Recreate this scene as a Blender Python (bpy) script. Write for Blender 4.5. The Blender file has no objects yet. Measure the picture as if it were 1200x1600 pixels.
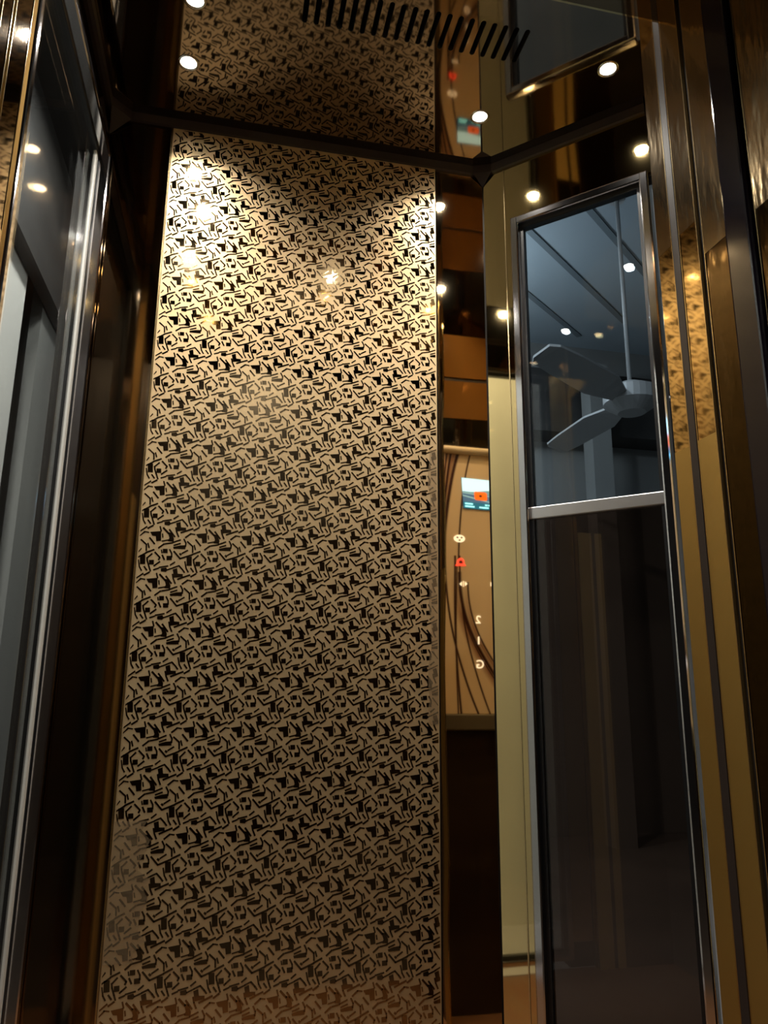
import bpy, bmesh, math, random
from mathutils import Matrix, Vector
import numpy as np
random.seed(4)
sc = bpy.context.scene
COL = sc.collection
ZC = 0.72            # camera height above the cabin floor
S = 1.25             # layout units to metres, applied at the end
HC = 1.00            # ceiling height above the camera

# ------------------------------------------------------------------ camera
FPX = 1130.0
cam_d = bpy.data.cameras.new('camera')
cam = bpy.data.objects.new('camera', cam_d); COL.objects.link(cam)
cam_d.sensor_fit = 'VERTICAL'; cam_d.sensor_height = 36.0; cam_d.sensor_width = 27.0
cam_d.lens = FPX / 1600.0 * 36.0
cam_d.clip_start = 0.01
up = Vector((45.0, 4930.0, -FPX)).normalized()          # world up seen in camera axes
vx = 350.0 - 600.0                                      # where the side walls converge
vy = (vx * up.x - FPX * up.z) / up.y
fwd = Vector((vx, -vy, -FPX)).normalized()
side = fwd.cross(up)
cam.matrix_world = Matrix.Translation((0, 0, ZC)) @ Matrix((side, fwd, up)).to_4x4()
sc.camera = cam

# ------------------------------------------------------------------ world / exposure
wd = bpy.data.worlds.new('world'); sc.world = wd; wd.use_nodes = True
bg = wd.node_tree.nodes['Background']
bg.inputs[0].default_value = (0.06, 0.066, 0.072, 1); bg.inputs[1].default_value = 0.30
sc.view_settings.view_transform = 'Standard'; sc.view_settings.look = 'None'
sc.view_settings.exposure = 0.22; sc.view_settings.gamma = 1.0
sc.view_settings.use_curve_mapping = False
sc.cycles.max_bounces = 14; sc.cycles.glossy_bounces = 10; sc.cycles.diffuse_bounces = 3
sc.cycles.transparent_max_bounces = 16; sc.cycles.transmission_bounces = 6
sc.cycles.sample_clamp_indirect = 4.0; sc.cycles.blur_glossy = 0.3
sc.cycles.use_denoising = True

LAMP_W = 1.05         # power of each recessed ceiling spot
FILL_LAMP_W = 9.0
FILL_GLOBE_E = 85.0

# ------------------------------------------------------------------ materials
def mat(name, base, metal=0.0, rough=0.5, bump=None, var=None, emit=None, spec=0.5):
    m = bpy.data.materials.new(name); m.use_nodes = True
    nt = m.node_tree; b = nt.nodes['Principled BSDF']
    b.inputs['Base Color'].default_value = (*base, 1)
    b.inputs['Metallic'].default_value = metal
    b.inputs['Roughness'].default_value = rough
    b.inputs['Specular IOR Level'].default_value = spec
    tc = nt.nodes.new('ShaderNodeTexCoord')
    if bump:                                   # (scale xyz, strength, distance, detail)
        mp = nt.nodes.new('ShaderNodeMapping'); mp.inputs['Scale'].default_value = bump[0]
        nz = nt.nodes.new('ShaderNodeTexNoise'); nz.inputs['Scale'].default_value = 1.0
        nz.inputs['Detail'].default_value = bump[3]
        bp = nt.nodes.new('ShaderNodeBump'); bp.inputs['Strength'].default_value = bump[1]
        bp.inputs['Distance'].default_value = bump[2]
        nt.links.new(tc.outputs['Object'], mp.inputs[0]); nt.links.new(mp.outputs[0], nz.inputs['Vector'])
        nt.links.new(nz.outputs[0], bp.inputs['Height']); nt.links.new(bp.outputs[0], b.inputs['Normal'])
    if var:                                    # (scale xyz, second colour, detail)
        mp = nt.nodes.new('ShaderNodeMapping'); mp.inputs['Scale'].default_value = var[0]
        nz = nt.nodes.new('ShaderNodeTexNoise'); nz.inputs['Scale'].default_value = 1.0
        nz.inputs['Detail'].default_value = var[2]
        rp = nt.nodes.new('ShaderNodeValToRGB')
        rp.color_ramp.elements[0].position = 0.35; rp.color_ramp.elements[0].color = (*base, 1)
        rp.color_ramp.elements[1].position = 0.65; rp.color_ramp.elements[1].color = (*var[1], 1)
        nt.links.new(tc.outputs['Object'], mp.inputs[0]); nt.links.new(mp.outputs[0], nz.inputs['Vector'])
        nt.links.new(nz.outputs[0], rp.inputs[0]); nt.links.new(rp.outputs[0], b.inputs['Base Color'])
    if emit:
        b.inputs['Emission Color'].default_value = (*emit[0], 1)
        b.inputs['Emission Strength'].default_value = emit[1]
    return m

def glass_mat(name, tint, refl=1.0):
    m = bpy.data.materials.new(name); m.use_nodes = True
    nt = m.node_tree; nt.nodes.clear()
    out = nt.nodes.new('ShaderNodeOutputMaterial'); mix = nt.nodes.new('ShaderNodeMixShader')
    tr = nt.nodes.new('ShaderNodeBsdfTransparent'); tr.inputs[0].default_value = (*tint, 1)
    gl = nt.nodes.new('ShaderNodeBsdfGlossy'); gl.inputs['Roughness'].default_value = 0.0
    lw = nt.nodes.new('ShaderNodeLayerWeight'); lw.inputs['Blend'].default_value = 0.5
    pw = nt.nodes.new('ShaderNodeMath'); pw.operation = 'POWER'; pw.inputs[1].default_value = 5.0
    ma = nt.nodes.new('ShaderNodeMath'); ma.operation = 'MULTIPLY_ADD'
    ma.inputs[1].default_value = 0.95 * refl; ma.inputs[2].default_value = 0.045 * refl
    nt.links.new(lw.outputs['Facing'], pw.inputs[0]); nt.links.new(pw.outputs[0], ma.inputs[0])
    nt.links.new(ma.outputs[0], mix.inputs[0]); nt.links.new(tr.outputs[0], mix.inputs[1])
    nt.links.new(gl.outputs[0], mix.inputs[2]); nt.links.new(mix.outputs[0], out.inputs[0])
    return m

GOLD = (0.80, 0.61, 0.29)
M = {}
M['gold'] = mat('gold_mirror_steel', GOLD, 1, 0.035, bump=((5, 5, 2.2), 0.22, 0.004, 0))
M['gold_wavy'] = mat('gold_mirror_steel_wavy', (0.74, 0.58, 0.36), 1, 0.03, bump=((3, 3, 2.5), 0.30, 0.006, 1))
M['gold_film'] = mat('gold_steel_under_film', (0.58, 0.42, 0.19), 1, 0.10, bump=((30, 30, 12), 0.35, 0.004, 3))
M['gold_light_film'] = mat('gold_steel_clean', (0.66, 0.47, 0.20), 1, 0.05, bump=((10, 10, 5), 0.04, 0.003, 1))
M['film_matte'] = mat('protective_film_matte', (0.52, 0.35, 0.11), 1, 0.42, bump=((26, 26, 20), 0.25, 0.004, 3))
M['film_wrinkled'] = mat('protective_film_wrinkled', (0.50, 0.38, 0.22), 1, 0.14, bump=((34, 34, 9), 0.45, 0.004, 3))
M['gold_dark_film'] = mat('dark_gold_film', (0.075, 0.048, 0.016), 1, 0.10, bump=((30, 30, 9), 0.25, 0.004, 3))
M['film_yellow'] = mat('yellow_reflector_film', (0.78, 0.56, 0.22), 0.35, 0.45)
M['gold_satin'] = mat('gold_satin_steel', (0.70, 0.52, 0.24), 1, 0.34)
M['bead'] = mat('pale_aluminium', (0.66, 0.66, 0.64), 0.2, 0.45)
M['orange_film'] = mat('orange_brown_film', (0.22, 0.095, 0.02), 0.5, 0.10, spec=0.8)
M['film_scrap'] = mat('film_scrap', (0.50, 0.38, 0.24), 0.5, 0.35, bump=((160, 160, 160), 0.5, 0.002, 2))
M['film_scrap'].node_tree.nodes['Principled BSDF'].inputs['Alpha'].default_value = 0.20
M['joint_line'] = mat('ceiling_joint_paint', (0.16, 0.19, 0.21), 0, 0.8)
M['globe'] = mat('fill_globe', (1, 1, 1), 0, 0.4, emit=((1.0, 0.97, 0.92), FILL_GLOBE_E))
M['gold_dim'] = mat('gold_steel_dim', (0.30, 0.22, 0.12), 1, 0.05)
M['bronze'] = mat('bronze_mirror_steel', (0.24, 0.17, 0.10), 1, 0.05, bump=((4, 4, 2), 0.2, 0.004, 0))
M['ceil'] = mat('bronze_ceiling_steel', (0.31, 0.255, 0.195), 1, 0.045)
M['brass'] = mat('brass_edge', (0.75, 0.58, 0.30), 1, 0.22)
M['chrome'] = mat('chrome', (0.62, 0.61, 0.62), 1, 0.10, bump=((6, 6, 5), 0.2, 0.003, 1))
M['satin'] = mat('satin_steel', (0.66, 0.66, 0.68), 1, 0.32)
M['gasket'] = mat('black_rubber', (0.006, 0.007, 0.009), 0, 0.35)
M['trim'] = mat('dark_brown_trim', (0.018, 0.012, 0.012), 0, 0.45)
M['backing'] = mat('dark_joint', (0.012, 0.008, 0.006), 0, 0.7)
M['post'] = mat('black_gloss_post', (0.008, 0.006, 0.010), 0, 0.12)
M['slot'] = mat('slot_dark', (0.006, 0.006, 0.007), 0, 0.8)
M['lamp'] = mat('lamp_lens', (1, 1, 1), 0, 0.3, emit=((1.0, 0.96, 0.90), 60.0))
M['lamp_ring'] = mat('lamp_ring', (0.7, 0.68, 0.62), 1, 0.15)
M['front'] = mat('dark_laminate', (0.030, 0.018, 0.011), 0, 0.30, var=((3, 3, 14), (0.018, 0.010, 0.007), 3))
M['floor'] = mat('brown_vinyl_floor', (0.13, 0.065, 0.028), 0, 0.35, var=((4, 30, 4), (0.12, 0.05, 0.02), 4))
M['landing_floor'] = mat('dark_stone_floor', (0.045, 0.032, 0.022), 0, 0.4, var=((5, 5, 5), (0.03, 0.022, 0.016), 4))
M['glass'] = glass_mat('clear_glass', (0.92, 0.945, 0.93))
M['glass_blue'] = glass_mat('blue_glass', (0.74, 0.84, 0.92))
M['glass_dark'] = glass_mat('darker_glass', (0.36, 0.31, 0.28))  # darker, browner tint than the upper pane
M['lobby_white'] = mat('white_paint', (0.70, 0.69, 0.65), 0, 0.7, var=((2, 2, 2), (0.64, 0.63, 0.60), 2))
M['lobby_grey'] = mat('grey_paint', (0.22, 0.22, 0.21), 0, 0.7, var=((2, 2, 1), (0.19, 0.19, 0.185), 2))
M['lobby_tile'] = mat('floor_tile', (0.20, 0.19, 0.18), 0, 0.35, var=((3, 3, 3), (0.16, 0.155, 0.15), 3))
M['lobby_ceil'] = mat('lobby_ceiling_paint', (0.36, 0.42, 0.46), 0, 0.8, var=((1, 1, 1), (0.33, 0.38, 0.42), 2))
M['lobby_dark'] = mat('dark_wood', (0.035, 0.032, 0.030), 0, 0.6, var=((2, 2, 10), (0.022, 0.020, 0.019), 3))
M['fan'] = mat('fan_paint', (0.34, 0.34, 0.34), 0, 0.4)
M['fill_lamp'] = mat('fill_lamp_diffuser', (1, 1, 1), 0, 0.4, emit=((0.8, 0.92, 1.0), 6.0))
M['grey_plastic'] = mat('grey_plastic', (0.10, 0.085, 0.055), 0, 0.35)
M['tan'] = mat('tan_plastic', (0.55, 0.44, 0.28), 0, 0.25)
M['white_ink'] = mat('lit_white', (1, 1, 1), 0, 0.5, emit=((1, 0.97, 0.9), 1.2))
M['red_ink'] = mat('lit_red', (1, 0.1, 0.08), 0, 0.5, emit=((1.0, 0.06, 0.04), 2.0))
M['black_ink'] = mat('dark_ink', (0.01, 0.01, 0.01), 0, 0.5)
M['scr_sky'] = mat('screen_sky', (0, 0, 0), 0, 0.3, emit=((0.52, 0.95, 1.35), 2.0))
M['scr_hill'] = mat('screen_hill', (0, 0, 0), 0, 0.3, emit=((0.12, 0.26, 0.36), 2.0))
M['scr_road'] = mat('screen_road', (0, 0, 0), 0, 0.3, emit=((0.06, 0.14, 0.30), 1.6))
M['scr_line'] = mat('screen_line', (0, 0, 0), 0, 0.3, emit=((0.20, 0.38, 0.50), 2.0))
M['scr_base'] = mat('screen_base', (0, 0, 0), 0, 0.3, emit=((0.015, 0.14, 0.28), 1.6))
M['scr_text'] = mat('screen_text', (0, 0, 0), 0, 0.3, emit=((0.25, 0.85, 1.2), 3.2))
M['scr_orange'] = mat('screen_orange', (0, 0, 0), 0, 0.3, emit=((1.0, 0.16, 0.01), 1.6))

def etched(name, polished):
    """gold steel: matte etched ground, or its polished motifs that dull in smudged patches"""
    m = bpy.data.materials.new(name); m.use_nodes = True
    nt = m.node_tree; b = nt.nodes['Principled BSDF']
    tc = nt.nodes.new('ShaderNodeTexCoord')
    nz = nt.nodes.new('ShaderNodeTexNoise'); nz.inputs['Detail'].default_value = 4
    nz.inputs['Scale'].default_value = 4.0
    nt.links.new(tc.outputs['Object'], nz.inputs['Vector'])
    b.inputs['Metallic'].default_value = 1.0
    if polished:
        b.inputs['Base Color'].default_value = (0.34, 0.25, 0.14, 1)
        mr = nt.nodes.new('ShaderNodeMapRange')
        mr.inputs['From Min'].default_value = 0.60; mr.inputs['From Max'].default_value = 0.76
        mr.inputs['To Min'].default_value = 0.06; mr.inputs['To Max'].default_value = 0.34
        nt.links.new(nz.outputs[0], mr.inputs['Value']); nt.links.new(mr.outputs[0], b.inputs['Roughness'])
    else:
        b.inputs['Metallic'].default_value = 0.80
        rp = nt.nodes.new('ShaderNodeValToRGB')
        rp.color_ramp.elements[0].position = 0.3; rp.color_ramp.elements[0].color = (0.62, 0.46, 0.26, 1)
        rp.color_ramp.elements[1].position = 0.7; rp.color_ramp.elements[1].color = (0.70, 0.53, 0.31, 1)
        nt.links.new(nz.outputs[0], rp.inputs[0]); nt.links.new(rp.outputs[0], b.inputs['Base Color'])
        b.inputs['Roughness'].default_value = 0.50
        fn = nt.nodes.new('ShaderNodeTexNoise'); fn.inputs['Scale'].default_value = 900
        bp = nt.nodes.new('ShaderNodeBump'); bp.inputs['Strength'].default_value = 0.15
        bp.inputs['Distance'].default_value = 0.0004
        nt.links.new(tc.outputs['Object'], fn.inputs['Vector'])
        nt.links.new(fn.outputs[0], bp.inputs['Height']); nt.links.new(bp.outputs[0], b.inputs['Normal'])
    return m
M['etched'] = etched('etched_gold_steel', False)
M['motif'] = etched('polished_motif_steel', True)

# ------------------------------------------------------------------ mesh helpers
def link(name, me, m=None, parent=None, loc=None):
    o = bpy.data.objects.new(name, me); COL.objects.link(o)
    if me is not None and m is not None: me.materials.append(m)
    if parent is not None: o.parent = parent
    if loc is not None: o.location = loc
    return o
def empty(name, loc=(0, 0, 0), parent=None):
    o = bpy.data.objects.new(name, None); COL.objects.link(o); o.location = loc
    o.empty_display_size = 0.05
    if parent: o.parent = parent
    return o
def structure(o):
    o['kind'] = 'structure'; return o
def tag(o, label, cat, group=None):
    o['label'] = label; o['category'] = cat
    if group: o['group'] = group
    return o
class Wall:
    """plan frame: s runs along the wall, d is the depth into the cabin, z is measured from the camera"""
    def __init__(self, ox, oy, tx, ty, nx, ny):
        self.o = Vector((ox, oy)); self.t = Vector((tx, ty)).normalized(); self.n = Vector((nx, ny)).normalized()
    def p(self, s, d, z):
        q = self.o + self.t * s + self.n * d
        return Vector((q.x, q.y, ZC + z))
def to_mesh(name, bm, smooth=False):
    bmesh.ops.recalc_face_normals(bm, faces=bm.faces)
    me = bpy.data.meshes.new(name); bm.to_mesh(me); bm.free()
    if smooth:
        for f in me.polygons: f.use_smooth = True
    return me
def add_box(bm, w, s0, s1, d0, d1, z0, z1, bev=0.0, seg=2):
    v = [bm.verts.new(w.p(s, d, z)) for z in (z0, z1) for d in (d0, d1) for s in (s0, s1)]
    fs = [bm.faces.new([v[i] for i in q]) for q in ((0, 1, 3, 2), (4, 6, 7, 5), (0, 4, 5, 1), (2, 3, 7, 6), (0, 2, 6, 4), (1, 5, 7, 3))]
    if bev > 0:
        bmesh.ops.recalc_face_normals(bm, faces=fs)
        es = list({e for f in fs for e in f.edges})
        bmesh.ops.bevel(bm, geom=es, offset=bev, segments=seg, affect='EDGES', profile=0.5)
def wbox(name, w, s0, s1, d0, d1, z0, z1, m, parent=None, bev=0.0, seg=2):
    bm = bmesh.new(); add_box(bm, w, s0, s1, d0, d1, z0, z1, bev, seg)
    return link(name, to_mesh(name, bm), m, parent)
def wboxes(name, w, boxes, m, parent=None):
    bm = bmesh.new()
    for b in boxes: add_box(bm, w, *b)
    return link(name, to_mesh(name, bm), m, parent)
def add_cyl(bm, c, r0, r1, h, n=24, cap=True):
    """vertical frustum from c upward by h"""
    a = [bm.verts.new((c[0] + r0 * math.cos(2 * math.pi * i / n), c[1] + r0 * math.sin(2 * math.pi * i / n), c[2])) for i in range(n)]
    b = [bm.verts.new((c[0] + r1 * math.cos(2 * math.pi * i / n), c[1] + r1 * math.sin(2 * math.pi * i / n), c[2] + h)) for i in range(n)]
    for i in range(n): bm.faces.new((a[i], a[(i + 1) % n], b[(i + 1) % n], b[i]))
    if cap: bm.faces.new(a); bm.faces.new(b)

# cabin plan (camera stands on the landing at x = y = 0, looking in through the open doorway)
ZF = -ZC                                   # floor, camera relative
XC, YA, XB = -0.256, 1.198, 0.452          # left wall, back wall, back/chamfer corner
XD = 0.677                                 # right wall
YE = 0.682                                 # inner face of the front wall
XJ, XL, YO = 0.508, -0.236, 0.470          # door jamb faces right and left, landing face of the front wall
ZH = 0.830                                 # underside of the door header
R2 = math.sqrt(0.5)
YB = YA - (XD - XB)
WA = Wall(XC, YA, 1, 0, 0, -1)
WB = Wall(XB, YA, R2, -R2, -R2, -R2)
WC = Wall(XC, YA, 0, -1, 1, 0)
WD = Wall(XD, YB, 0, -1, -1, 0)
WE = Wall(XD, YE, -1, 0, 0, 1)
WJ = Wall(XJ, YE, 0, -1, -1, 0)
WL = Wall(XL, YE, 0, -1, 1, 0)
LA = XB - XC; LB = (XD - XB) / R2; LC = YA - YE; LE = XD - XC
TH = 0.017                                 # height of the dark perimeter trim

# ------------------------------------------------------------------ floor and ceiling
bm = bmesh.new()
PLAN = [(XC, YE), (XL, YE), (XL, YO), (XJ, YO), (XJ, YE), (XD, YE), (XD, YB), (XB, YA), (XC, YA)]
lo = [bm.verts.new((x, y, -0.04)) for x, y in PLAN]; hi = [bm.verts.new((x, y, 0.0)) for x, y in PLAN]
bm.faces.new(lo[::-1]); bm.faces.new(hi)
for i in range(len(PLAN)): bm.faces.new((lo[i], lo[(i + 1) % len(PLAN)], hi[(i + 1) % len(PLAN)], hi[i]))
structure(link('floor', to_mesh('floor', bm), M['floor']))

LIGHTS = [(-0.115, 1.060, 'small recessed ceiling light above the left end of the patterned back panel'),
          (-0.100, 0.938, 'recessed ceiling light at the top edge, second from the patterned panel on the left side'),
          (-0.140, 0.735, 'recessed ceiling light near the doorway beside the left glass'),
          (0.210, 0.735, 'recessed ceiling light between the slotted vent and the doorway'),
          (0.500, 0.740, 'recessed fill light added nearest the operating panel and the right door jamb'),  # extra spot added to lift the lower back panel
          (0.400, 1.066, 'recessed ceiling light in the corner above the narrow mirror strip'),
          (0.574, 0.918, 'recessed ceiling light above the right framed glass panel')]
LR = 0.0135
SLOTS = [(0.066 + 0.0183 * i) for i in range(20)]
SY0, SY1, SW = 0.876, 0.941, 0.0042
def ring_loop(bm, pts, z):
    vs = [bm.verts.new((x, y, z)) for x, y in pts]
    return [bm.edges.new((vs[i], vs[(i + 1) % len(vs)])) for i in range(len(vs))]
def stadium(x, y0, y1, r, n=6):
    p = [(x + r * math.cos(a), y1 - r + r * math.sin(a)) for a in [math.pi * i / n for i in range(n + 1)]]
    p += [(x + r * math.cos(a), y0 + r + r * math.sin(a)) for a in [math.pi + math.pi * i / n for i in range(n + 1)]]
    return p
def circle(x, y, r, n=28):
    return [(x + r * math.cos(2 * math.pi * i / n), y + r * math.sin(2 * math.pi * i / n)) for i in range(n)]
bm = bmesh.new()
es = ring_loop(bm, [(XC - .01, YE - .01), (XD + .01, YE - .01), (XD + .01, YB), (XB + .006, YA + .01), (XC - .01, YA + .01)], ZC + HC)
for x in SLOTS: es += ring_loop(bm, stadium(x, SY0, SY1, SW), ZC + HC)
for x, y, _ in LIGHTS: es += ring_loop(bm, circle(x, y, LR), ZC + HC)
bmesh.ops.triangle_fill(bm, use_beauty=True, use_dissolve=False, edges=es, normal=(0, 0, -1))
me = bpy.data.meshes.new('ceiling'); bm.to_mesh(me); bm.free()
ceiling = structure(link('ceiling', me, M['ceil']))
slot_me = None
for x in SLOTS:                            # the dark recess behind each slot
    if slot_me is None:
        bm = bmesh.new(); pts = stadium(0, SY0, SY1, SW + .0002)
        a = [bm.verts.new((px, py, ZC + HC)) for px, py in pts]; b = [bm.verts.new((px, py, ZC + HC + .03)) for px, py in pts]
        for i in range(len(a)): bm.faces.new((a[i], a[(i + 1) % len(a)], b[(i + 1) % len(a)], b[i]))
        bm.faces.new(b); slot_me = to_mesh('vent_slot', bm); slot_me.materials.append(M['slot'])
    o = bpy.data.objects.new('vent_slot', slot_me); COL.objects.link(o); o.location.x = x; o.parent = ceiling

# ------------------------------------------------------------------ back wall
wa = structure(wbox('wall_back', WA, -0.03, LA + .01, -0.03, -0.004, ZF, HC, M['backing']))
ZT = HC - TH
wbox('mirror_panel', WA, 0.001, 0.1060, -.004, 0, ZF + .06, ZT, M['bronze'], wa)['label'] = 'dark mirror strip at the left of the patterned panel'
wbox('edge_strip', WA, 0.1065, 0.1090, -.004, .0012, ZF + .06, ZT, M['brass'], wa)
E0, E1 = 0.1095, 0.6090
ep = wbox('etched_panel', WA, E0, E1, -.004, 0, ZF + .06, ZT, M['etched'], wa)
ep['label'] = 'gold steel panel etched with a broken-line pattern'
wbox('mirror_panel', WA, 0.6115, LA - .002, -.004, 0, ZF + .06, ZT, M['gold_wavy'], wa)['label'] = 'narrow gold mirror strip beside the corner'
wbox('baseboard', WA, 0.001, LA - .001, -.004, .004, ZF, ZF + .058, M['chrome'], wa)

# polished motif traced as one repeat of 600 x 625 drawing units (x right, y down)
FILL = [[(305, 245), (430, 235), (430, 350), (375, 355), (370, 295), (330, 290)],
        [(530, 250), (575, 260), (600, 330), (595, 365), (530, 358), (547, 320)],
        [(605, 442), (680, 425), (745, 422), (745, 468), (610, 465)],
        [(465, 470), (520, 470), (520, 520), (465, 520)],
        [(515, 565), (575, 565), (575, 615), (515, 615)],
        [(775, 582), (835, 582), (835, 690), (775, 690)],
        [(890, 647), (945, 647), (945, 700), (890, 700)],
        [(640, 125), (690, 110), (697, 175), (755, 180), (755, 212), (655, 222)],
        [(485, 105), (545, 95), (557, 128), (540, 147), (485, 140)]]
STROKE = [([(465, 180), (537, 262)], 18), ([(545, 205), (615, 305)], 16), ([(425, 165), (440, 230)], 14), ([(455, 262), (460, 312)], 12),
          ([(450, 362), (535, 347)], 12), ([(605, 420), (690, 395)], 14), ([(735, 335), (762, 392), (755, 440)], 14),
          ([(550, 475), (577, 530), (577, 580)], 14), ([(445, 480), (450, 520)], 12), ([(455, 550), (482, 612)], 16),
          ([(750, 640), (765, 730), (792, 782)], 14), ([(870, 610), (925, 560)], 15), ([(960, 540), (1025, 612), (1008, 642)], 16),
          ([(1025, 668), (970, 708), (950, 724)], 15), ([(860, 610), (866, 660), (890, 740), (906, 792)], 15), ([(825, 728), (860, 780)], 15),
          ([(640, 95), (715, 69)], 14), ([(715, 73), (760, 125), (785, 162)], 15), ([(630, 180), (640, 240), (665, 305)], 15),
          ([(555, 125), (640, 97)], 13), ([(385, 120), (450, 100)], 14), ([(455, 90), (570, 72)], 14), ([(600, 60), (660, 20)], 14),
          ([(695, 250), (855, 195)], 16), ([(865, 220), (935, 180)], 16), ([(755, 315), (825, 265)], 16), ([(820, 262), (880, 275)], 12),
          ([(780, 370), (850, 437), (850, 520)], 15), ([(870, 420), (885, 480)], 14), ([(890, 345), (955, 430)], 16),
          ([(605, 500), (685, 600), (845, 550)], 16), ([(845, 546), (950, 506)], 16), ([(680, 532), (700, 548)], 18), ([(710, 530), (785, 490)], 14),
          ([(590, 382), (690, 347)], 14), ([(405, 455), (480, 400)], 16), ([(490, 400), (590, 386)], 14)]
TW, THH = 0.072, 0.076
def uv(p):                                  # drawing units -> repeat units, the photograph's slight skew removed
    x, y = p; det = 600 * 625 + 30 * 40
    return ((625 * x + 40 * y) / det, (600 * y - 30 * x) / det)
def grow(f, k=1.14):
    cx, cy = sum(p[0] for p in f) / len(f), sum(p[1] for p in f) / len(f)
    return [(cx + (x - cx) * k, cy + (y - cy) * k) for x, y in f]
PIECES = [[uv(p) for p in grow(f)] for f in FILL]
for pts, wdt in STROKE:
    for a, b in zip(pts[:-1], pts[1:]):
        dx, dy = b[0] - a[0], b[1] - a[1]; l = math.hypot(dx, dy); nx, ny = -dy / l * wdt * .70, dx / l * wdt * .70
        ex, ey = dx / l * 4, dy / l * 4
        PIECES.append([uv(p) for p in ((a[0] - ex + nx, a[1] - ey + ny), (a[0] - ex - nx, a[1] - ey - ny), (b[0] + ex - nx, b[1] + ey - ny), (b[0] + ex + nx, b[1] + ey + ny))])
def motif_mesh(name, w, s0, s1, z0, z1, sref, zref):
    """every whole motif of the lattice that fits inside the panel"""
    vs, fs = [], []
    i0, i1 = int((s0 - sref) / TW) - 3, int((s1 - sref) / TW) + 3
    j0, j1 = int((zref - z1) / THH) - 3, int((zref - z0) / THH) + 3
    for j in range(j0, j1):
        for i in range(i0, i1):
            for pc in PIECES:
                q = [(min(max(sref + (u + i) * TW, s0), s1), min(max(zref - (v + j) * THH, z0), z1)) for u, v in pc]
                cs, cz = sum(a for a, _ in q) / len(q), sum(b for _, b in q) / len(q)
                if not (s0 + .001 < cs < s1 - .001 and z0 + .001 < cz < z1 - .001): continue
                b = len(vs); vs.extend(w.p(a, .00025, c) for a, c in q); fs.append(tuple(range(b, b + len(q))))
    me = bpy.data.meshes.new(name); me.from_pydata([tuple(v) for v in vs], [], fs); me.update()
    bm = bmesh.new(); bm.from_mesh(me)
    n3 = Vector((w.n.x, w.n.y, 0))
    for f in bm.faces:
        if f.normal.dot(n3) < 0: f.normal_flip()
    bm.to_mesh(me); bm.free()
    return me
# lattice origin: the drawing's corner pixel (250, 780) on the back wall
o = link('polished_motif', motif_mesh('polished_motif', WA, E0 + .002, E1 - .002, ZF + .062, ZT - .002, 0.0895, 0.2530), M['motif'], ep)
o['kind'] = 'stuff'

# scraps of protective film still stuck to the panel
def film_scrap(pts):
    me = bpy.data.meshes.new('protective_film'); bm = bmesh.new()
    a = [bm.verts.new(WA.p(s_, .0004, z_)) for s_, z_ in pts]; b = [bm.verts.new(WA.p(s_, .0008, z_)) for s_, z_ in pts]
    bm.faces.new(a); bm.faces.new(b)
    for i in range(len(a)): bm.faces.new((a[i], a[(i + 1) % len(a)], b[(i + 1) % len(a)], b[i]))
    return link('protective_film', to_mesh('protective_film', bm), M['film_scrap'], ep)
def ragged(s0, s1, z0, z1, n, amp, side):
    zs = [z0 + (z1 - z0) * i / n for i in range(n + 1)]
    if side > 0: return [(s1, z0)] + [(s0 + random.uniform(0, amp), z) for z in zs] + [(s1, z1)]
    return [(s0, z1), (s0, z0)] + [(s1 - random.uniform(0, amp), z) for z in zs]
film_scrap(ragged(E1 - .020, E1 - .001, -.075, 0.40, 22, .008, 1))
film_scrap(ragged(E0 + .001, E0 + .060, -.40, -.21, 14, .022, -1))

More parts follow.
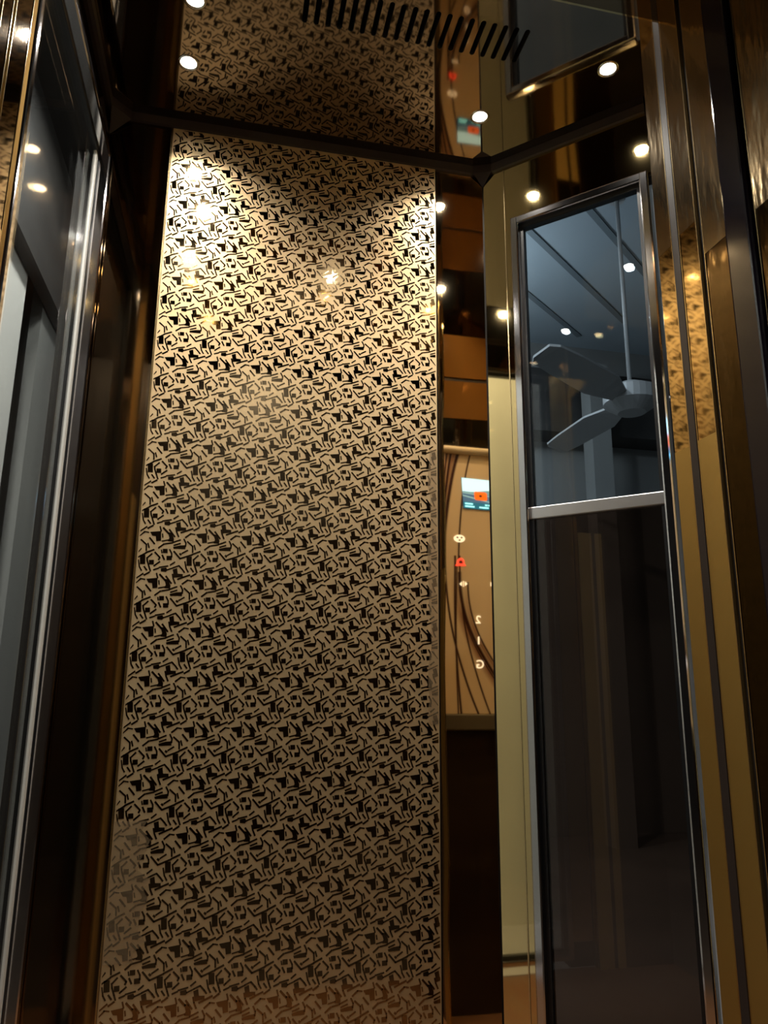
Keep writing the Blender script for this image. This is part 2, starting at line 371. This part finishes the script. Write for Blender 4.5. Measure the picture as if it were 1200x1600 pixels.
# ------------------------------------------------------------------ chamfered wall with framed glass
S0, S1, FT, FB = 0.058, LB - .004, 0.862, ZF + .02
wb = structure(wboxes('wall_corner', WB, [(-.012, S0 + .004, -.03, -.004, ZF, HC), (S0 + .004, LB + .01, -.03, -.004, FT - .004, HC)], M['backing']))
wbox('mirror_panel', WB, 0.0015, 0.0435, -.004, 0, ZF + .06, ZT, M['gold'], wb)['label'] = 'slim gold mirror strip between corner and framed glass'
wbox('edge_strip', WB, 0.0440, 0.0460, -.004, .001, ZF + .06, ZT, M['brass'], wb)
wbox('mirror_panel', WB, 0.0465, S0, -.004, 0, ZF + .06, ZT, M['gold'], wb)
wbox('header_panel', WB, S0, LB, -.004, 0, FT, ZT, M['gold'], wb)
def window(name, w, s0, s1, zb, zt, fw, recess, mid, glass_hi, glass_lo, proud):
    e = structure(empty(name, w.p((s0 + s1) / 2, 0, zb)))
    inv = Matrix.Translation(-e.location)
    def part(nm, a, m, bev=0.0):
        o = wbox(nm, w, *a, m, e, bev); o.matrix_parent_inverse = inv; return o
    part('stile', (s0, s0 + fw, -recess - .012, proud, zb, zt), M['chrome'], .003)
    part('stile', (s1 - fw, s1, -recess - .012, proud, zb, zt), M['chrome'], .003)
    part('top_rail', (s0 + fw * .6, s1 - fw * .6, -recess - .012, proud - .0004, zt - fw, zt), M['chrome'], .003)
    part('bottom_rail', (s0 + fw * .6, s1 - fw * .6, -recess - .012, proud - .0004, zb, zb + fw), M['chrome'], .003)
    g = .0065
    for a in ((s0 + fw - .001, s0 + fw + g, -recess - .010, -recess + .004, zb + fw, zt - fw), (s1 - fw - g, s1 - fw + .001, -recess - .010, -recess + .004, zb + fw, zt - fw),
              (s0 + fw, s1 - fw, -recess - .0101, -recess + .0041, zt - fw - g, zt - fw + .001), (s0 + fw, s1 - fw, -recess - .0101, -recess + .0041, zb + fw - .001, zb + fw + g)):
        part('gasket', a, M['gasket'])
    if mid is None:
        part('glazing_bead', (s0 + fw + g, s0 + fw + g + .013, -recess - .001, -recess + .003, zb + fw + g, zt - fw - g), M['bead'], .001)
        part('pane', (s0 + fw - .001, s1 - fw + .001, -recess - .006, -recess, zb + fw, zt - fw), glass_hi)
    else:
        part('upper_pane', (s0 + fw - .001, s1 - fw + .001, -recess - .006, -recess, mid - .002, zt - fw), glass_hi)
        part('lower_pane', (s0 + fw - .001, s1 - fw + .001, -recess - .006, -recess, zb + fw, mid - .020), glass_lo)
        part('mid_rail', (s0 + fw - .001, s1 - fw + .001, -recess - .009, -recess + .006, mid - .022, mid), M['satin'], .002)
    return e
window('window_1', WB, S0, S1, FB, FT, 0.016, 0.006, 0.292, M['glass_blue'], M['glass_dark'], 0.010)

# ------------------------------------------------------------------ left wall: framed glass, then an etched panel
CF0, CF1, CT = 0.004, 0.456, 0.905
wc = structure(wboxes('wall_left', WC, [(-.03, CF0 + .006, -.045, -.004, ZF, HC), (CF1 - .006, LC, -.045, -.004, ZF, HC), (CF0 + .006, CF1 - .006, -.045, -.004, CT - .006, HC)], M['backing']))
wbox('header_panel', WC, 0.002, LC, -.004, 0, CT, ZT, M['bronze'], wc)
wbox('mirror_panel', WC, CF1 + .002, LC - .002, -.004, 0, ZF + .06, CT, M['gold_satin'], wc)
window('window_2', WC, CF0, CF1, ZF + .02, CT, 0.014, 0.012, None, M['glass'], None, 0.010)

# ------------------------------------------------------------------ right wall, front wall and door jambs
wd_ = structure(wbox('wall_right', WD, 0, YB - YE, -.03, -.004, ZF, HC, M['backing']))
o = wbox('mirror_panel', WD, 0.004, 0.082, -.004, 0, ZF, HC - .0005, M['gold'], wd_); o['label'] = 'gold mirror strip next to the framed glass'
wbox('edge_strip', WD, 0.083, 0.085, -.004, .001, ZF, HC - .0005, M['brass'], wd_)
wbox('mirror_panel', WD, 0.086, YB - YE - .002, -.004, 0, ZF, HC - .0005, M['gold'], wd_)
we = structure(wboxes('wall_front', WE, [(-.03, XD - XJ - .004, YO - YE, -.004, ZF, HC), (XD - XL + .004, LE + .045, YO - YE, -.004, ZF, HC), (XD - XJ - .004, XD - XL + .004, YO - YE, -.004, ZH, HC)], M['backing']))
wbox('mirror_panel', WE, 0.002, XD - XJ - .002, -.004, 0, 0.590, 0.664, M['bronze'], we)['label'] = 'dark mirror strip above the operating panel'
wbox('film_panel', WE, 0.002, XD - XJ - .002, -.004, 0, 0.666, 0.770, M['orange_film'], we)['label'] = 'orange-brown panel above the operating panel'
wbox('film_panel', WE, 0.002, XD - XJ - .002, -.004, 0, 0.781, 0.900, M['orange_film'], we)
wbox('mirror_panel', WE, 0.002, XD - XJ - .002, -.004, 0, 0.902, HC - .0005, M['bronze'], we)
wbox('mirror_panel', WE, 0.002, XD - XJ - .002, -.004, 0, ZF, -0.122, M['front'], we)['label'] = 'dark brown panel below the operating panel'
wbox('mirror_panel', WE, XD - XJ, XD - XL, -.004, 0, ZH + .001, HC - .0005, M['gold'], we)['label'] = 'gold mirror header above the doorway'
wbox('mirror_panel', WE, XD - XL + .002, LE - .002, -.004, 0, ZF, HC - .0005, M['gold_satin'], we)
wj = structure(wbox('wall_right_jamb', WJ, 0.001, YE - YO, -.003, -.001, ZF, ZH, M['backing']))
def jamb(w, parent, strips):
    for y0, y1, m, lab in strips:
        o = wbox('jamb_strip', w, YE - y0, YE - y1, -.001, .003, ZF, ZH, M[m], parent, .0006); o['label'] = lab
        for yy, sg in ((y0, 1), (y1, -1)):
            wbox('edge_strip', w, YE - yy - .0004, YE - yy + .0008, -.001, .0036, ZF, ZH, M['brass'], parent)
fin = wbox('jamb_flange', WJ, YE - 0.729, YE - 0.6875, -.003, .0005, ZF, HC - .0005, M['gold_light_film'], wj, .0005); fin['label'] = 'thin gold flange strip next to the framed glass'
wbox('edge_strip', WJ, YE - 0.7005, YE - 0.6990, -.003, .0012, ZF, HC - .0005, M['brass'], wj)
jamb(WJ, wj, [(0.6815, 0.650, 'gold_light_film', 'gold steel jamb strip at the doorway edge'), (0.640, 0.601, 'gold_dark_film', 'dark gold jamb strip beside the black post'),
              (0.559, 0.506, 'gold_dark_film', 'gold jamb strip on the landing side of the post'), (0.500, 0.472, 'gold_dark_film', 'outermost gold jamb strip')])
wbox('joint_filler', WJ, YE - 0.6990, YE - 0.6870, .0003, .0010, ZF, HC - .001, M['trim'], wj)
for a, b, d in ((0.7285, 0.7012, .0005), (0.6808, 0.6508, .003)):
    wbox('protective_film', WJ, YE - a, YE - b, d, d + .0004, ZF, 0.262, M['film_matte'], wj)
    wbox('protective_film', WJ, YE - a, YE - b, d, d + .0004, 0.520, ZH, M['film_wrinkled'], wj)
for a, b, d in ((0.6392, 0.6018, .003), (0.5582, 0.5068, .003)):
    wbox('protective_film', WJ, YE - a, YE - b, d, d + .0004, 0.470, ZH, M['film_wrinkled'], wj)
wbox('door_post', WJ, YE - 0.5985, YE - 0.5615, -.001, .010, ZF, ZH, M['post'], wj, .004, 3)['label'] = 'glossy black vertical post'
wl = structure(wbox('wall_left_jamb', WL, 0.001, YE - YO, -.003, -.001, ZF, ZH, M['backing']))
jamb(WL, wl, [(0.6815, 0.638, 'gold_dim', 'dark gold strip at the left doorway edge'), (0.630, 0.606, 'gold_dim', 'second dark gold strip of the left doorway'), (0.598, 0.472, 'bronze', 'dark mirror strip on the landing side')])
for a, b in ((0.6808, 0.6390), (0.6292, 0.6068)):
    wbox('protective_film', WL, YE - a, YE - b, .003, .0034, ZF, 0.415, M['film_yellow'], wl)  # added on the unseen lower jamb so the glass header mirrors gold
wbox('header_soffit', WE, XD - XJ + .001, XD - XL - .001, YO - YE, -.005, ZH - .002, ZH - .0002, M['bronze'], we)

# ------------------------------------------------------------------ dark trim where the walls meet the ceiling
def trim(name, w, s0, s1):
    return structure(wbox(name, w, s0, s1, -.004, .006, HC - TH, HC - .0002, M['trim']))
t1 = trim('trim_1', WA, 0, LA); trim('trim_2', WB, 0, LB - .002); trim('trim_3', WC, 0, LC - .002)
def gusset(w0, w1, l0, s0, parent, drop, run):
    """small dark wedge filling a top corner"""
    bm = bmesh.new()
    c0, c1 = w0.p(l0, .0002, HC - .0003), w0.p(l0, .0002, HC - TH - drop)
    a = w0.p(l0 - run if l0 > .1 else l0 + run, .0065, HC - TH - .0005); a2 = Vector((a.x, a.y, ZC + HC - .0003))
    b = w1.p(s0 + run, .0065, HC - TH - .0005); b2 = Vector((b.x, b.y, ZC + HC - .0003))
    v = [bm.verts.new(p) for p in (c0, c1, a, a2, b, b2)]
    bm.faces.new((v[0], v[1], v[2], v[3])); bm.faces.new((v[0], v[5], v[4], v[1])); bm.faces.new((v[2], v[1], v[4]))
    bm.faces.new((v[3], v[2], v[4], v[5])); bm.faces.new((v[0], v[3], v[5]))
    link('corner_gusset', to_mesh('corner_gusset', bm), M['trim'], parent)
gusset(WA, WB, LA, 0.0, t1, 0.026, 0.022)
gusset(WA, WC, 0.0, 0.0, t1, 0.034, 0.036)

# ------------------------------------------------------------------ recessed ceiling lights
proto = None
for k, (x, y, lab) in enumerate(LIGHTS):
    e = tag(empty('ceiling_spotlight', (x, y, ZC + HC)), lab, 'ceiling light', 'recessed lights in the cabin ceiling')
    if proto is None:
        bm = bmesh.new()
        n = 28
        prof = [(LR - .0006, .004), (LR - .0006, -.0008), (LR + .0012, -.0016), (LR + .0036, -.0008), (LR + .0038, 0.0)]
        rings = [[bm.verts.new((r * math.cos(2 * math.pi * i / n), r * math.sin(2 * math.pi * i / n), z)) for i in range(n)] for r, z in prof]
        for a, b in zip(rings[:-1], rings[1:]):
            for i in range(n): bm.faces.new((a[i], a[(i + 1) % n], b[(i + 1) % n], b[i]))
        ring_me = to_mesh('bezel', bm, True); ring_me.materials.append(M['lamp_ring'])
        bm = bmesh.new()
        add_cyl(bm, (0, 0, .003), LR - .0002, LR - .0002, .012, n)
        can_me = to_mesh('lens', bm); can_me.materials.append(M['lamp'])
        ld = bpy.data.lights.new('spot_light', 'AREA'); ld.shape = 'DISK'; ld.size = LR * 1.6; ld.energy = LAMP_W
        ld.color = (1.0, 0.93, 0.82); ld.spread = math.radians(130)
        proto = True
    for nm, me in (('bezel', ring_me), ('lens', can_me)):
        o = bpy.data.objects.new(nm, me); COL.objects.link(o); o.parent = e
    o = bpy.data.objects.new('spot_light', ld); COL.objects.link(o); o.parent = e; o.location = (0, 0, -.003)

# ------------------------------------------------------------------ operating panel on the front wall
# drawn in reflection units: one unit is K metres on the panel
K = 0.6556
PX0, PX1, PZ0, PZ1 = 0.783, 1.012, -0.126, 0.868
def X2S(x): return XD - K * x
class PanelWall(Wall):
    def p(self, s, d, z): return Wall.p(self, s, d, K * z)
WP = PanelWall(XD, YE, -1, 0, 0, 1)
PF = 0.012                                 # how far the panel stands off the wall
cop = tag(empty('operating_panel', (0.585, YE, ZC + K * PZ0)), 'cream lift operating panel with brown swirls, mirrored in the narrow gold strip', 'control panel')
cinv = Matrix.Translation(-cop.location)
def cpart(nm, me, m, parent=None):
    o = link(nm, me, m, parent or cop)
    if parent is None: o.matrix_parent_inverse = cinv
    return o
def swirl_mat():
    m = bpy.data.materials.new('cream_swirl_panel'); m.use_nodes = True
    nt = m.node_tree; b = nt.nodes['Principled BSDF']; b.inputs['Roughness'].default_value = 0.22
    L = nt.links.new
    tc = nt.nodes.new('ShaderNodeTexCoord'); sx = nt.nodes.new('ShaderNodeSeparateXYZ'); L(tc.outputs['Object'], sx.inputs[0])
    def node(op, a, b_=None, c=None):
        n = nt.nodes.new('ShaderNodeMath'); n.operation = op
        for i, v in enumerate((a, b_, c)):
            if v is None: continue
            if isinstance(v, (int, float)): n.inputs[i].default_value = v
            else: L(v, n.inputs[i])
        return n.outputs[0]
    X, Z = node('DIVIDE', sx.outputs['X'], K * S), node('DIVIDE', node('SUBTRACT', sx.outputs['Z'], ZC * S), K * S)
    # ribbons: each follows x = x0 + a*(z-z0)^2 with its own width; soft brown shading beside a dark line
    acc = None; soft = None
    for x0, a, z0, wd_, so, sg in ((0.772, 0.17, 0.40, 0.004, 0.0, 1), (0.778, 0.24, 0.42, 0.007, 0.022, 1), (0.786, 0.36, 0.43, 0.010, 0.026, 1), (0.842, 0.32, 0.42, 0.005, 0.0, 1),
                                   (0.836, 0.02, 0.42, 0.004, 0.0, -1), (0.829, 0.07, 0.46, 0.006, 0.0, -1), (0.846, 0.34, 0.46, 0.005, 0.0, -1), (0.846, 0.88, 0.40, 0.010, 0.024, -1),
                                   (0.850, 0.98, 0.36, 0.004, 0.0, -1), (0.880, 1.05, 0.36, 0.005, 0.016, -1), (0.790, 0.35, 0.48, 0.006, 0.0, -1)):
        dz = node('MULTIPLY', node('MAXIMUM', node('MULTIPLY', node('SUBTRACT', Z, z0), float(sg)), 0.0), 1.0)
        xx = node('MULTIPLY_ADD', node('MULTIPLY', dz, dz), a, x0)
        d = node('SUBTRACT', X, xx)
        line = node('SUBTRACT', 1.0, node('SMOOTH_MIN', 1.0, node('DIVIDE', node('ABSOLUTE', d), wd_), 0.3))
        line = node('MULTIPLY', node('MAXIMUM', line, 0.0), node('GREATER_THAN', dz, 0.004))
        acc = line if acc is None else node('MAXIMUM', acc, line)
        if so:
            sh = node('MULTIPLY', node('MAXIMUM', node('SUBTRACT', 1.0, node('DIVIDE', node('ABSOLUTE', node('ADD', d, so * .6)), so)), 0.0), node('MINIMUM', node('MULTIPLY', dz, 5.0), 0.9))
            soft = sh if soft is None else node('MAXIMUM', soft, sh)
    m1 = nt.nodes.new('ShaderNodeMix'); m1.data_type = 'RGBA'
    m1.inputs['A'].default_value = (0.74, 0.57, 0.36, 1); m1.inputs['B'].default_value = (0.26, 0.11, 0.05, 1)
    L(soft, m1.inputs['Factor'])
    m2 = nt.nodes.new('ShaderNodeMix'); m2.data_type = 'RGBA'; m2.inputs['B'].default_value = (0.035, 0.008, 0.004, 1)
    L(m1.outputs['Result'], m2.inputs['A']); L(node('MINIMUM', node('MULTIPLY', acc, 1.6), 1.0), m2.inputs['Factor'])
    L(m2.outputs['Result'], b.inputs['Base Color'])
    return m
bm = bmesh.new(); add_box(bm, WP, X2S(PX1), X2S(PX0), 0, PF, PZ0, PZ1, .003); cpart('body', to_mesh('body', bm), swirl_mat())
bm = bmesh.new(); add_box(bm, WP, X2S(PX1), X2S(PX0) - .0005, 0, PF + .014, PZ1 - .004, PZ1 + .026, .009, 4); cpart('top_cap', to_mesh('top_cap', bm, True), M['tan'])
bm = bmesh.new(); add_box(bm, WP, X2S(PX1), X2S(PX0) - .0005, 0, PF + .010, PZ0 - .056, PZ0 + .002, .004); cpart('bottom_ledge', to_mesh('bottom_ledge', bm), M['grey_plastic'])
def plate(nm, x0, x1, z0, z1, d, m, parent, th=.0008):
    bm = bmesh.new(); add_box(bm, WP, X2S(x1), X2S(x0), PF + d, PF + d + th, z0, z1)
    return cpart(nm, to_mesh(nm, bm), m, parent)
DX0, DX1, DZ0, DZ1 = 0.864, 0.986, 0.640, 0.768
scr = plate('display', DX0, DX1, DZ0, DZ1, -.001, M['black_ink'], None, .003)
scr['label'] = 'small colour display showing sky, road and an orange sign'
def splate(nm, x0, x1, z0, z1, d, m):
    o = plate(nm, x0, x1, z0, z1, .002 + d, m, scr); return o
splate('screen_sky', DX0 + .001, DX1 - .001, DZ0 + .058, DZ1 - .001, 0, M['scr_sky'])
splate('screen_road', DX0 + .001, DX1 - .001, DZ0 + .024, DZ0 + .070, .0002, M['scr_road'])
def tri_plate(nm, pts, d, m, parent, th=.0006):
    bm = bmesh.new()
    a = [bm.verts.new(WP.p(X2S(x), PF + d, z)) for x, z in pts]; b = [bm.verts.new(WP.p(X2S(x), PF + d + th, z)) for x, z in pts]
    bm.faces.new(a); bm.faces.new(b)
    for i in range(len(a)): bm.faces.new((a[i], a[(i + 1) % len(a)], b[(i + 1) % len(a)], b[i]))
    o = cpart(nm, to_mesh(nm, bm), m, parent); return o
tri_plate('screen_hill', [(DX0 + .001, DZ0 + .066), (DX1 - .001, DZ0 + .064), (DX1 - .001, DZ0 + .084), (DX1 - .03, DZ0 + .080), (DX0 + .05, DZ0 + .072)], .0026, M['scr_hill'], scr)
tri_plate('screen_lane', [(DX0 + .001, DZ0 + .050), (DX1 - .001, DZ0 + .030), (DX1 - .001, DZ0 + .034), (DX0 + .001, DZ0 + .055)], .0034, M['scr_line'], scr)
tri_plate('screen_lane', [(DX0 + .001, DZ0 + .062), (DX1 - .001, DZ0 + .056), (DX1 - .001, DZ0 + .060), (DX0 + .001, DZ0 + .066)], .0034, M['scr_line'], scr)
splate('screen_base', DX0 + .001, DX1 - .001, DZ0 + .001, DZ0 + .027, .0004, M['scr_base'])
def rounded(x0, x1, z0, z1, r, n=5):
    p = []
    for cx, cz, a0 in ((x1 - r, z1 - r, 0), (x0 + r, z1 - r, 90), (x0 + r, z0 + r, 180), (x1 - r, z0 + r, 270)):
        p += [(cx + r * math.cos(math.radians(a0 + 90 * i / n)), cz + r * math.sin(math.radians(a0 + 90 * i / n))) for i in range(n + 1)]
    return p
tri_plate('screen_sign', rounded(DX0 + .048, DX0 + .100, DZ0 + .038, DZ0 + .074, .008), .0038, M['scr_orange'], scr)
cxs, czs = DX0 + .073, DZ0 + .056
tri_plate('screen_dot', [(cxs + .006 * math.cos(i * math.pi / 4), czs + .005 * math.sin(i * math.pi / 4)) for i in range(8)], .0046, M['black_ink'], scr)
for x0, x1, z0 in ((.008, .040, .017), (.008, .046, .006), (.090, .100, .017), (.104, .117, .017), (.066, .104, .006)):
    splate('screen_text', DX0 + x0, DX0 + x1, DZ0 + z0, DZ0 + z0 + .0055, .0014, M['scr_text'])
# lit symbols
def ellipse(cx, cz, rx, rz, n=20): return [(cx + rx * math.cos(2 * math.pi * i / n), cz + rz * math.sin(2 * math.pi * i / n)) for i in range(n)]
def button(nm, lab):
    e = empty(nm); e.parent = cop; e.matrix_parent_inverse = cinv; e['label'] = lab; return e
def sym(pts, m, parent, d=.0006):
    bm = bmesh.new()
    a = [bm.verts.new(WP.p(X2S(x), PF + d, z)) for x, z in pts]; b = [bm.verts.new(WP.p(X2S(x), PF + d + .0006, z)) for x, z in pts]
    bm.faces.new(a); bm.faces.new(b)
    for i in range(len(a)): bm.faces.new((a[i], a[(i + 1) % len(a)], b[(i + 1) % len(a)], b[i]))
    return link('symbol', to_mesh('symbol', bm), m, parent)
b1 = button('intercom_symbol', 'white oval intercom symbol with three dark dots')
sym(ellipse(0.846, 0.520, .022, .0145), M['white_ink'], b1)
for dx, dz in ((-.008, .004), (.008, .004), (0, -.006)): sym(ellipse(0.846 + dx, 0.520 + dz, .0042, .0034, 10), M['black_ink'], b1, .0012)
b2 = button('alarm_symbol', 'red lit alarm bell symbol')
bx, bz = 0.850, 0.432
def bell(s): return [(bx + s * a, bz + s * c) for a, c in ((-.021, -.014), (.021, -.014), (.015, -.008), (.013, .006), (.006, .014), (-.006, .014), (-.013, .006), (-.015, -.008))]
sym(bell(1.0), M['red_ink'], b2)
sym([(bx + a, bz + c) for a, c in ((-.008, -.006), (.008, -.006), (.006, .006), (-.006, .006))], M['black_ink'], b2, .0012)
def arrows(nm, cx, cz, out):
    e = button(nm, 'white lit door %s arrows' % ('opening' if out else 'closing'))
    sym([(cx - .0013, cz - .011), (cx + .0013, cz - .011), (cx + .0013, cz + .011), (cx - .0013, cz + .011)], M['white_ink'], e)
    for s in (-1, 1):
        p, q = (.006, .016) if out else (.016, .006)
        sym([(cx + s * p, cz - .009), (cx + s * q, cz), (cx + s * p, cz + .009)], M['white_ink'], e)
arrows('door_open_symbol', 0.862, 0.349, True); arrows('door_close_symbol', 0.988, 0.349, False)
def text_mesh(ch, size):
    cu = bpy.data.curves.new('txt', 'FONT'); cu.body = ch; cu.size = size; cu.align_x = 'CENTER'; cu.align_y = 'CENTER'; cu.extrude = .0004; cu.offset = .0002
    t = bpy.data.objects.new('txt', cu); COL.objects.link(t)
    me = bpy.data.meshes.new_from_object(t.evaluated_get(bpy.context.evaluated_depsgraph_get()))
    bpy.data.objects.remove(t); return me
for ch, x, z in (('2', 0.921, 0.211), ('1', 0.922, 0.133), ('G', 0.926, 0.047)):
    me = text_mesh(ch, 0.027)
    o = link('floor_symbol', me, M['white_ink'], cop)
    o.matrix_parent_inverse = cinv
    o.matrix_basis = Matrix.Translation((K * x, YE + PF + .0008, ZC + K * z)) @ Matrix(((-1, 0, 0), (0, 0, 1), (0, 1, 0))).to_4x4()
    o['label'] = 'lit floor number ' + ch

# ------------------------------------------------------------------ lobby seen through the glass
def abox(name, x0, x1, y0, y1, z0, z1, m, parent=None, bev=0.0):
    w = Wall(0, 0, 1, 0, 0, 1)
    return wbox(name, w, x0, x1, y0, y1, z0, z1, m, parent, bev)
LZ = 1.90
structure(abox('floor_lobby', -3.0, 4.2, -1.5, 4.6, ZF - .14, ZF - .045, M['lobby_tile']))
structure(abox('ceiling_lobby_left', -3.0, -.3, -1.0, 4.6, LZ, LZ + .1, M['lobby_dark']))
lc = structure(abox('ceiling_lobby', -.3, 4.2, 1.25, 4.6, LZ, LZ + .1, M['lobby_ceil']))
lb = structure(abox('wall_lobby_back', -3.0, 4.2, 3.6, 3.7, ZF - .05, LZ, M['lobby_grey']))
abox('dark_beam', -.6, 4.2, 3.42, 3.6, 1.30, 1.66, M['lobby_dark'], lb)
structure(abox('wall_lobby_right', 3.6, 3.7, -1.0, 3.6, ZF - .05, LZ, M['lobby_grey']))
ll = structure(abox('wall_lobby_left', -1.9, -1.8, -1.0, 3.6, ZF - .05, LZ, M['lobby_dark']))
abox('pilaster', -.95, -.75, 0.2, 2.50, ZF - .05, 1.42, M['lobby_white'], ll)
abox('pilaster', -.79, -.75, 2.72, 3.07, ZF - .05, 1.75, M['lobby_grey'], ll)
abox('pilaster', -.95, -.73, 3.09, 3.30, ZF - .05, 1.78, M['lobby_white'], ll)
abox('column', 1.82, 1.93, 3.30, 3.40, ZF - .05, 1.66, M['lobby_grey'], lb)
WJN = Wall(0, 0, .7866, .6175, -.6175, .7866)
for off in (0.52, 0.782, 1.045, 1.308, 1.571): wbox('ceiling_joint', WJN, 0.9, 3.6, off - .014, off + .014, LZ - .006, LZ, M['joint_line'], lc)
structure(abox('floor_landing', -1.7, 2.0, -1.0, YO, ZF - .04, ZF, M['landing_floor']))
structure(abox('wall_landing', -1.7, 2.0, -1.1, -1.0, ZF - .04, LZ, M['front']))
structure(abox('wall_landing_left', -1.7, XC - .03, YO + .02, YO + .06, ZF - .04, LZ, M['front']))
structure(abox('wall_landing_right', XD + .032, 2.0, YO + .02, YO + .06, ZF - .04, LZ, M['front']))
structure(abox('ceiling_landing', -1.7, 2.0, -1.0, YO + .06, LZ, LZ + .1, M['lobby_dark']))
abox('dark_beam', -.745, -.70, 0.2, 3.3, 1.36, LZ, M['lobby_dark'], ll)
# ceiling fan
hub = Vector((1.41, 2.26, ZC + 1.0))
fan = tag(empty('ceiling_fan', (hub.x, hub.y, ZC + LZ)), 'pale three-blade ceiling fan beyond the right glass panel', 'fan')
finv = Matrix.Translation(-fan.location)
def fpart(nm, bm, smooth=False, m='fan'):
    o = link(nm, to_mesh(nm, bm, smooth), M[m], fan); o.matrix_parent_inverse = finv; return o
bm = bmesh.new(); add_cyl(bm, (hub.x, hub.y, hub.z + .05), .008, .008, LZ - 1.0 - .05, 12); fpart('rod', bm, True)
bm = bmesh.new(); add_cyl(bm, (hub.x, hub.y, ZC + LZ - .06), .03, .055, .06, 20); fpart('canopy', bm)
bm = bmesh.new(); add_cyl(bm, (hub.x, hub.y, hub.z - .045), .05, .10, .035, 28); add_cyl(bm, (hub.x, hub.y, hub.z - .01), .10, .10, .05, 28); add_cyl(bm, (hub.x, hub.y, hub.z + .04), .10, .04, .03, 28); fpart('motor', bm)
for k in range(3):
    a = math.radians(212.6 + 120 * k); bm = bmesh.new()
    rows = [(.08, .025), (.16, .05), (.22, .068), (.45, .062), (.56, .052), (.59, .03)]
    top, bot = [], []
    for r, hw in rows:
        for lst, dz in ((top, .004), (bot, -.004)):
            lst.append([bm.verts.new((hub.x + r * math.cos(a) - sgn * hw * math.sin(a), hub.y + r * math.sin(a) + sgn * hw * math.cos(a), hub.z + dz + sgn * .010)) for sgn in (-1, 1)])
    for lst in (top, bot):
        for i in range(len(rows) - 1): bm.faces.new((lst[i][0], lst[i][1], lst[i + 1][1], lst[i + 1][0]))
    for i in range(len(rows) - 1):
        for q in (0, 1): bm.faces.new((top[i][q], top[i + 1][q], bot[i + 1][q], bot[i][q]))
    for i in (0, -1): bm.faces.new((top[i][0], top[i][1], bot[i][1], bot[i][0]))
    fpart('blade', bm)
# unseen fill lamps added to light the lobby and the door jambs
for (x, y, lab) in ((-0.25, 2.35, 'added round fill lamp, unseen behind the left half of the patterned wall'), (-0.58, 1.00, 'added round fill lamp, unseen above the outside of the left glass'),
                    (0.14, 0.27, 'added round fill lamp, unseen on the landing just outside the doorway')):
    e = tag(empty('fill_lamp', (x, y, ZC + LZ)), lab, 'ceiling lamp', 'added fill lamps of the lobby and landing')
    bm = bmesh.new(); add_cyl(bm, (0, 0, -.03), .13, .14, .03, 32); link('housing', to_mesh('housing', bm), M['satin'], e)
    bm = bmesh.new(); add_cyl(bm, (0, 0, -.036), .11, .115, .008, 32); link('diffuser', to_mesh('diffuser', bm), M['fill_lamp'], e)
    d = bpy.data.lights.new('fill_light', 'AREA'); d.shape = 'DISK'; d.size = .2; d.energy = FILL_LAMP_W * {2.35: 1.4, 1.00: 6.5, 0.27: 2.2}[y]; d.color = (1.0, 0.97, 0.92)
    o = bpy.data.objects.new('fill_light', d); COL.objects.link(o); o.parent = e; o.location = (0, 0, -.045)
e = tag(empty('fill_pendant', (0.80, 2.85, ZC + LZ)), 'added globe fill lamp, unseen in the lobby behind the corner mirror strip', 'pendant lamp')  # unseen globe added to brighten the lobby ceiling
bm = bmesh.new(); add_cyl(bm, (0, 0, -.02), .05, .05, .02, 20); link('ceiling_rose', to_mesh('ceiling_rose', bm), M['satin'], e)
bm = bmesh.new(); add_cyl(bm, (0, 0, -.36), .004, .004, .34, 8); link('cord', to_mesh('cord', bm), M['gasket'], e)
bm = bmesh.new(); bmesh.ops.create_uvsphere(bm, u_segments=20, v_segments=12, radius=.07); bmesh.ops.translate(bm, verts=bm.verts, vec=(0, 0, -.43)); link('globe', to_mesh('globe', bm, True), M['globe'], e)

# ------------------------------------------------------------------ layout units -> metres
done = set()
for o in list(sc.objects):
    if o.type == 'MESH':
        if o.data.name not in done:
            done.add(o.data.name); o.data.transform(Matrix.Scale(S, 4))
    elif o.type == 'LIGHT' and o.data.name not in done:
        done.add(o.data.name); o.data.size *= S; o.data.energy *= S * S
    m = o.matrix_parent_inverse.copy(); m.translation *= S; o.matrix_parent_inverse = m
    o.location = o.location * S
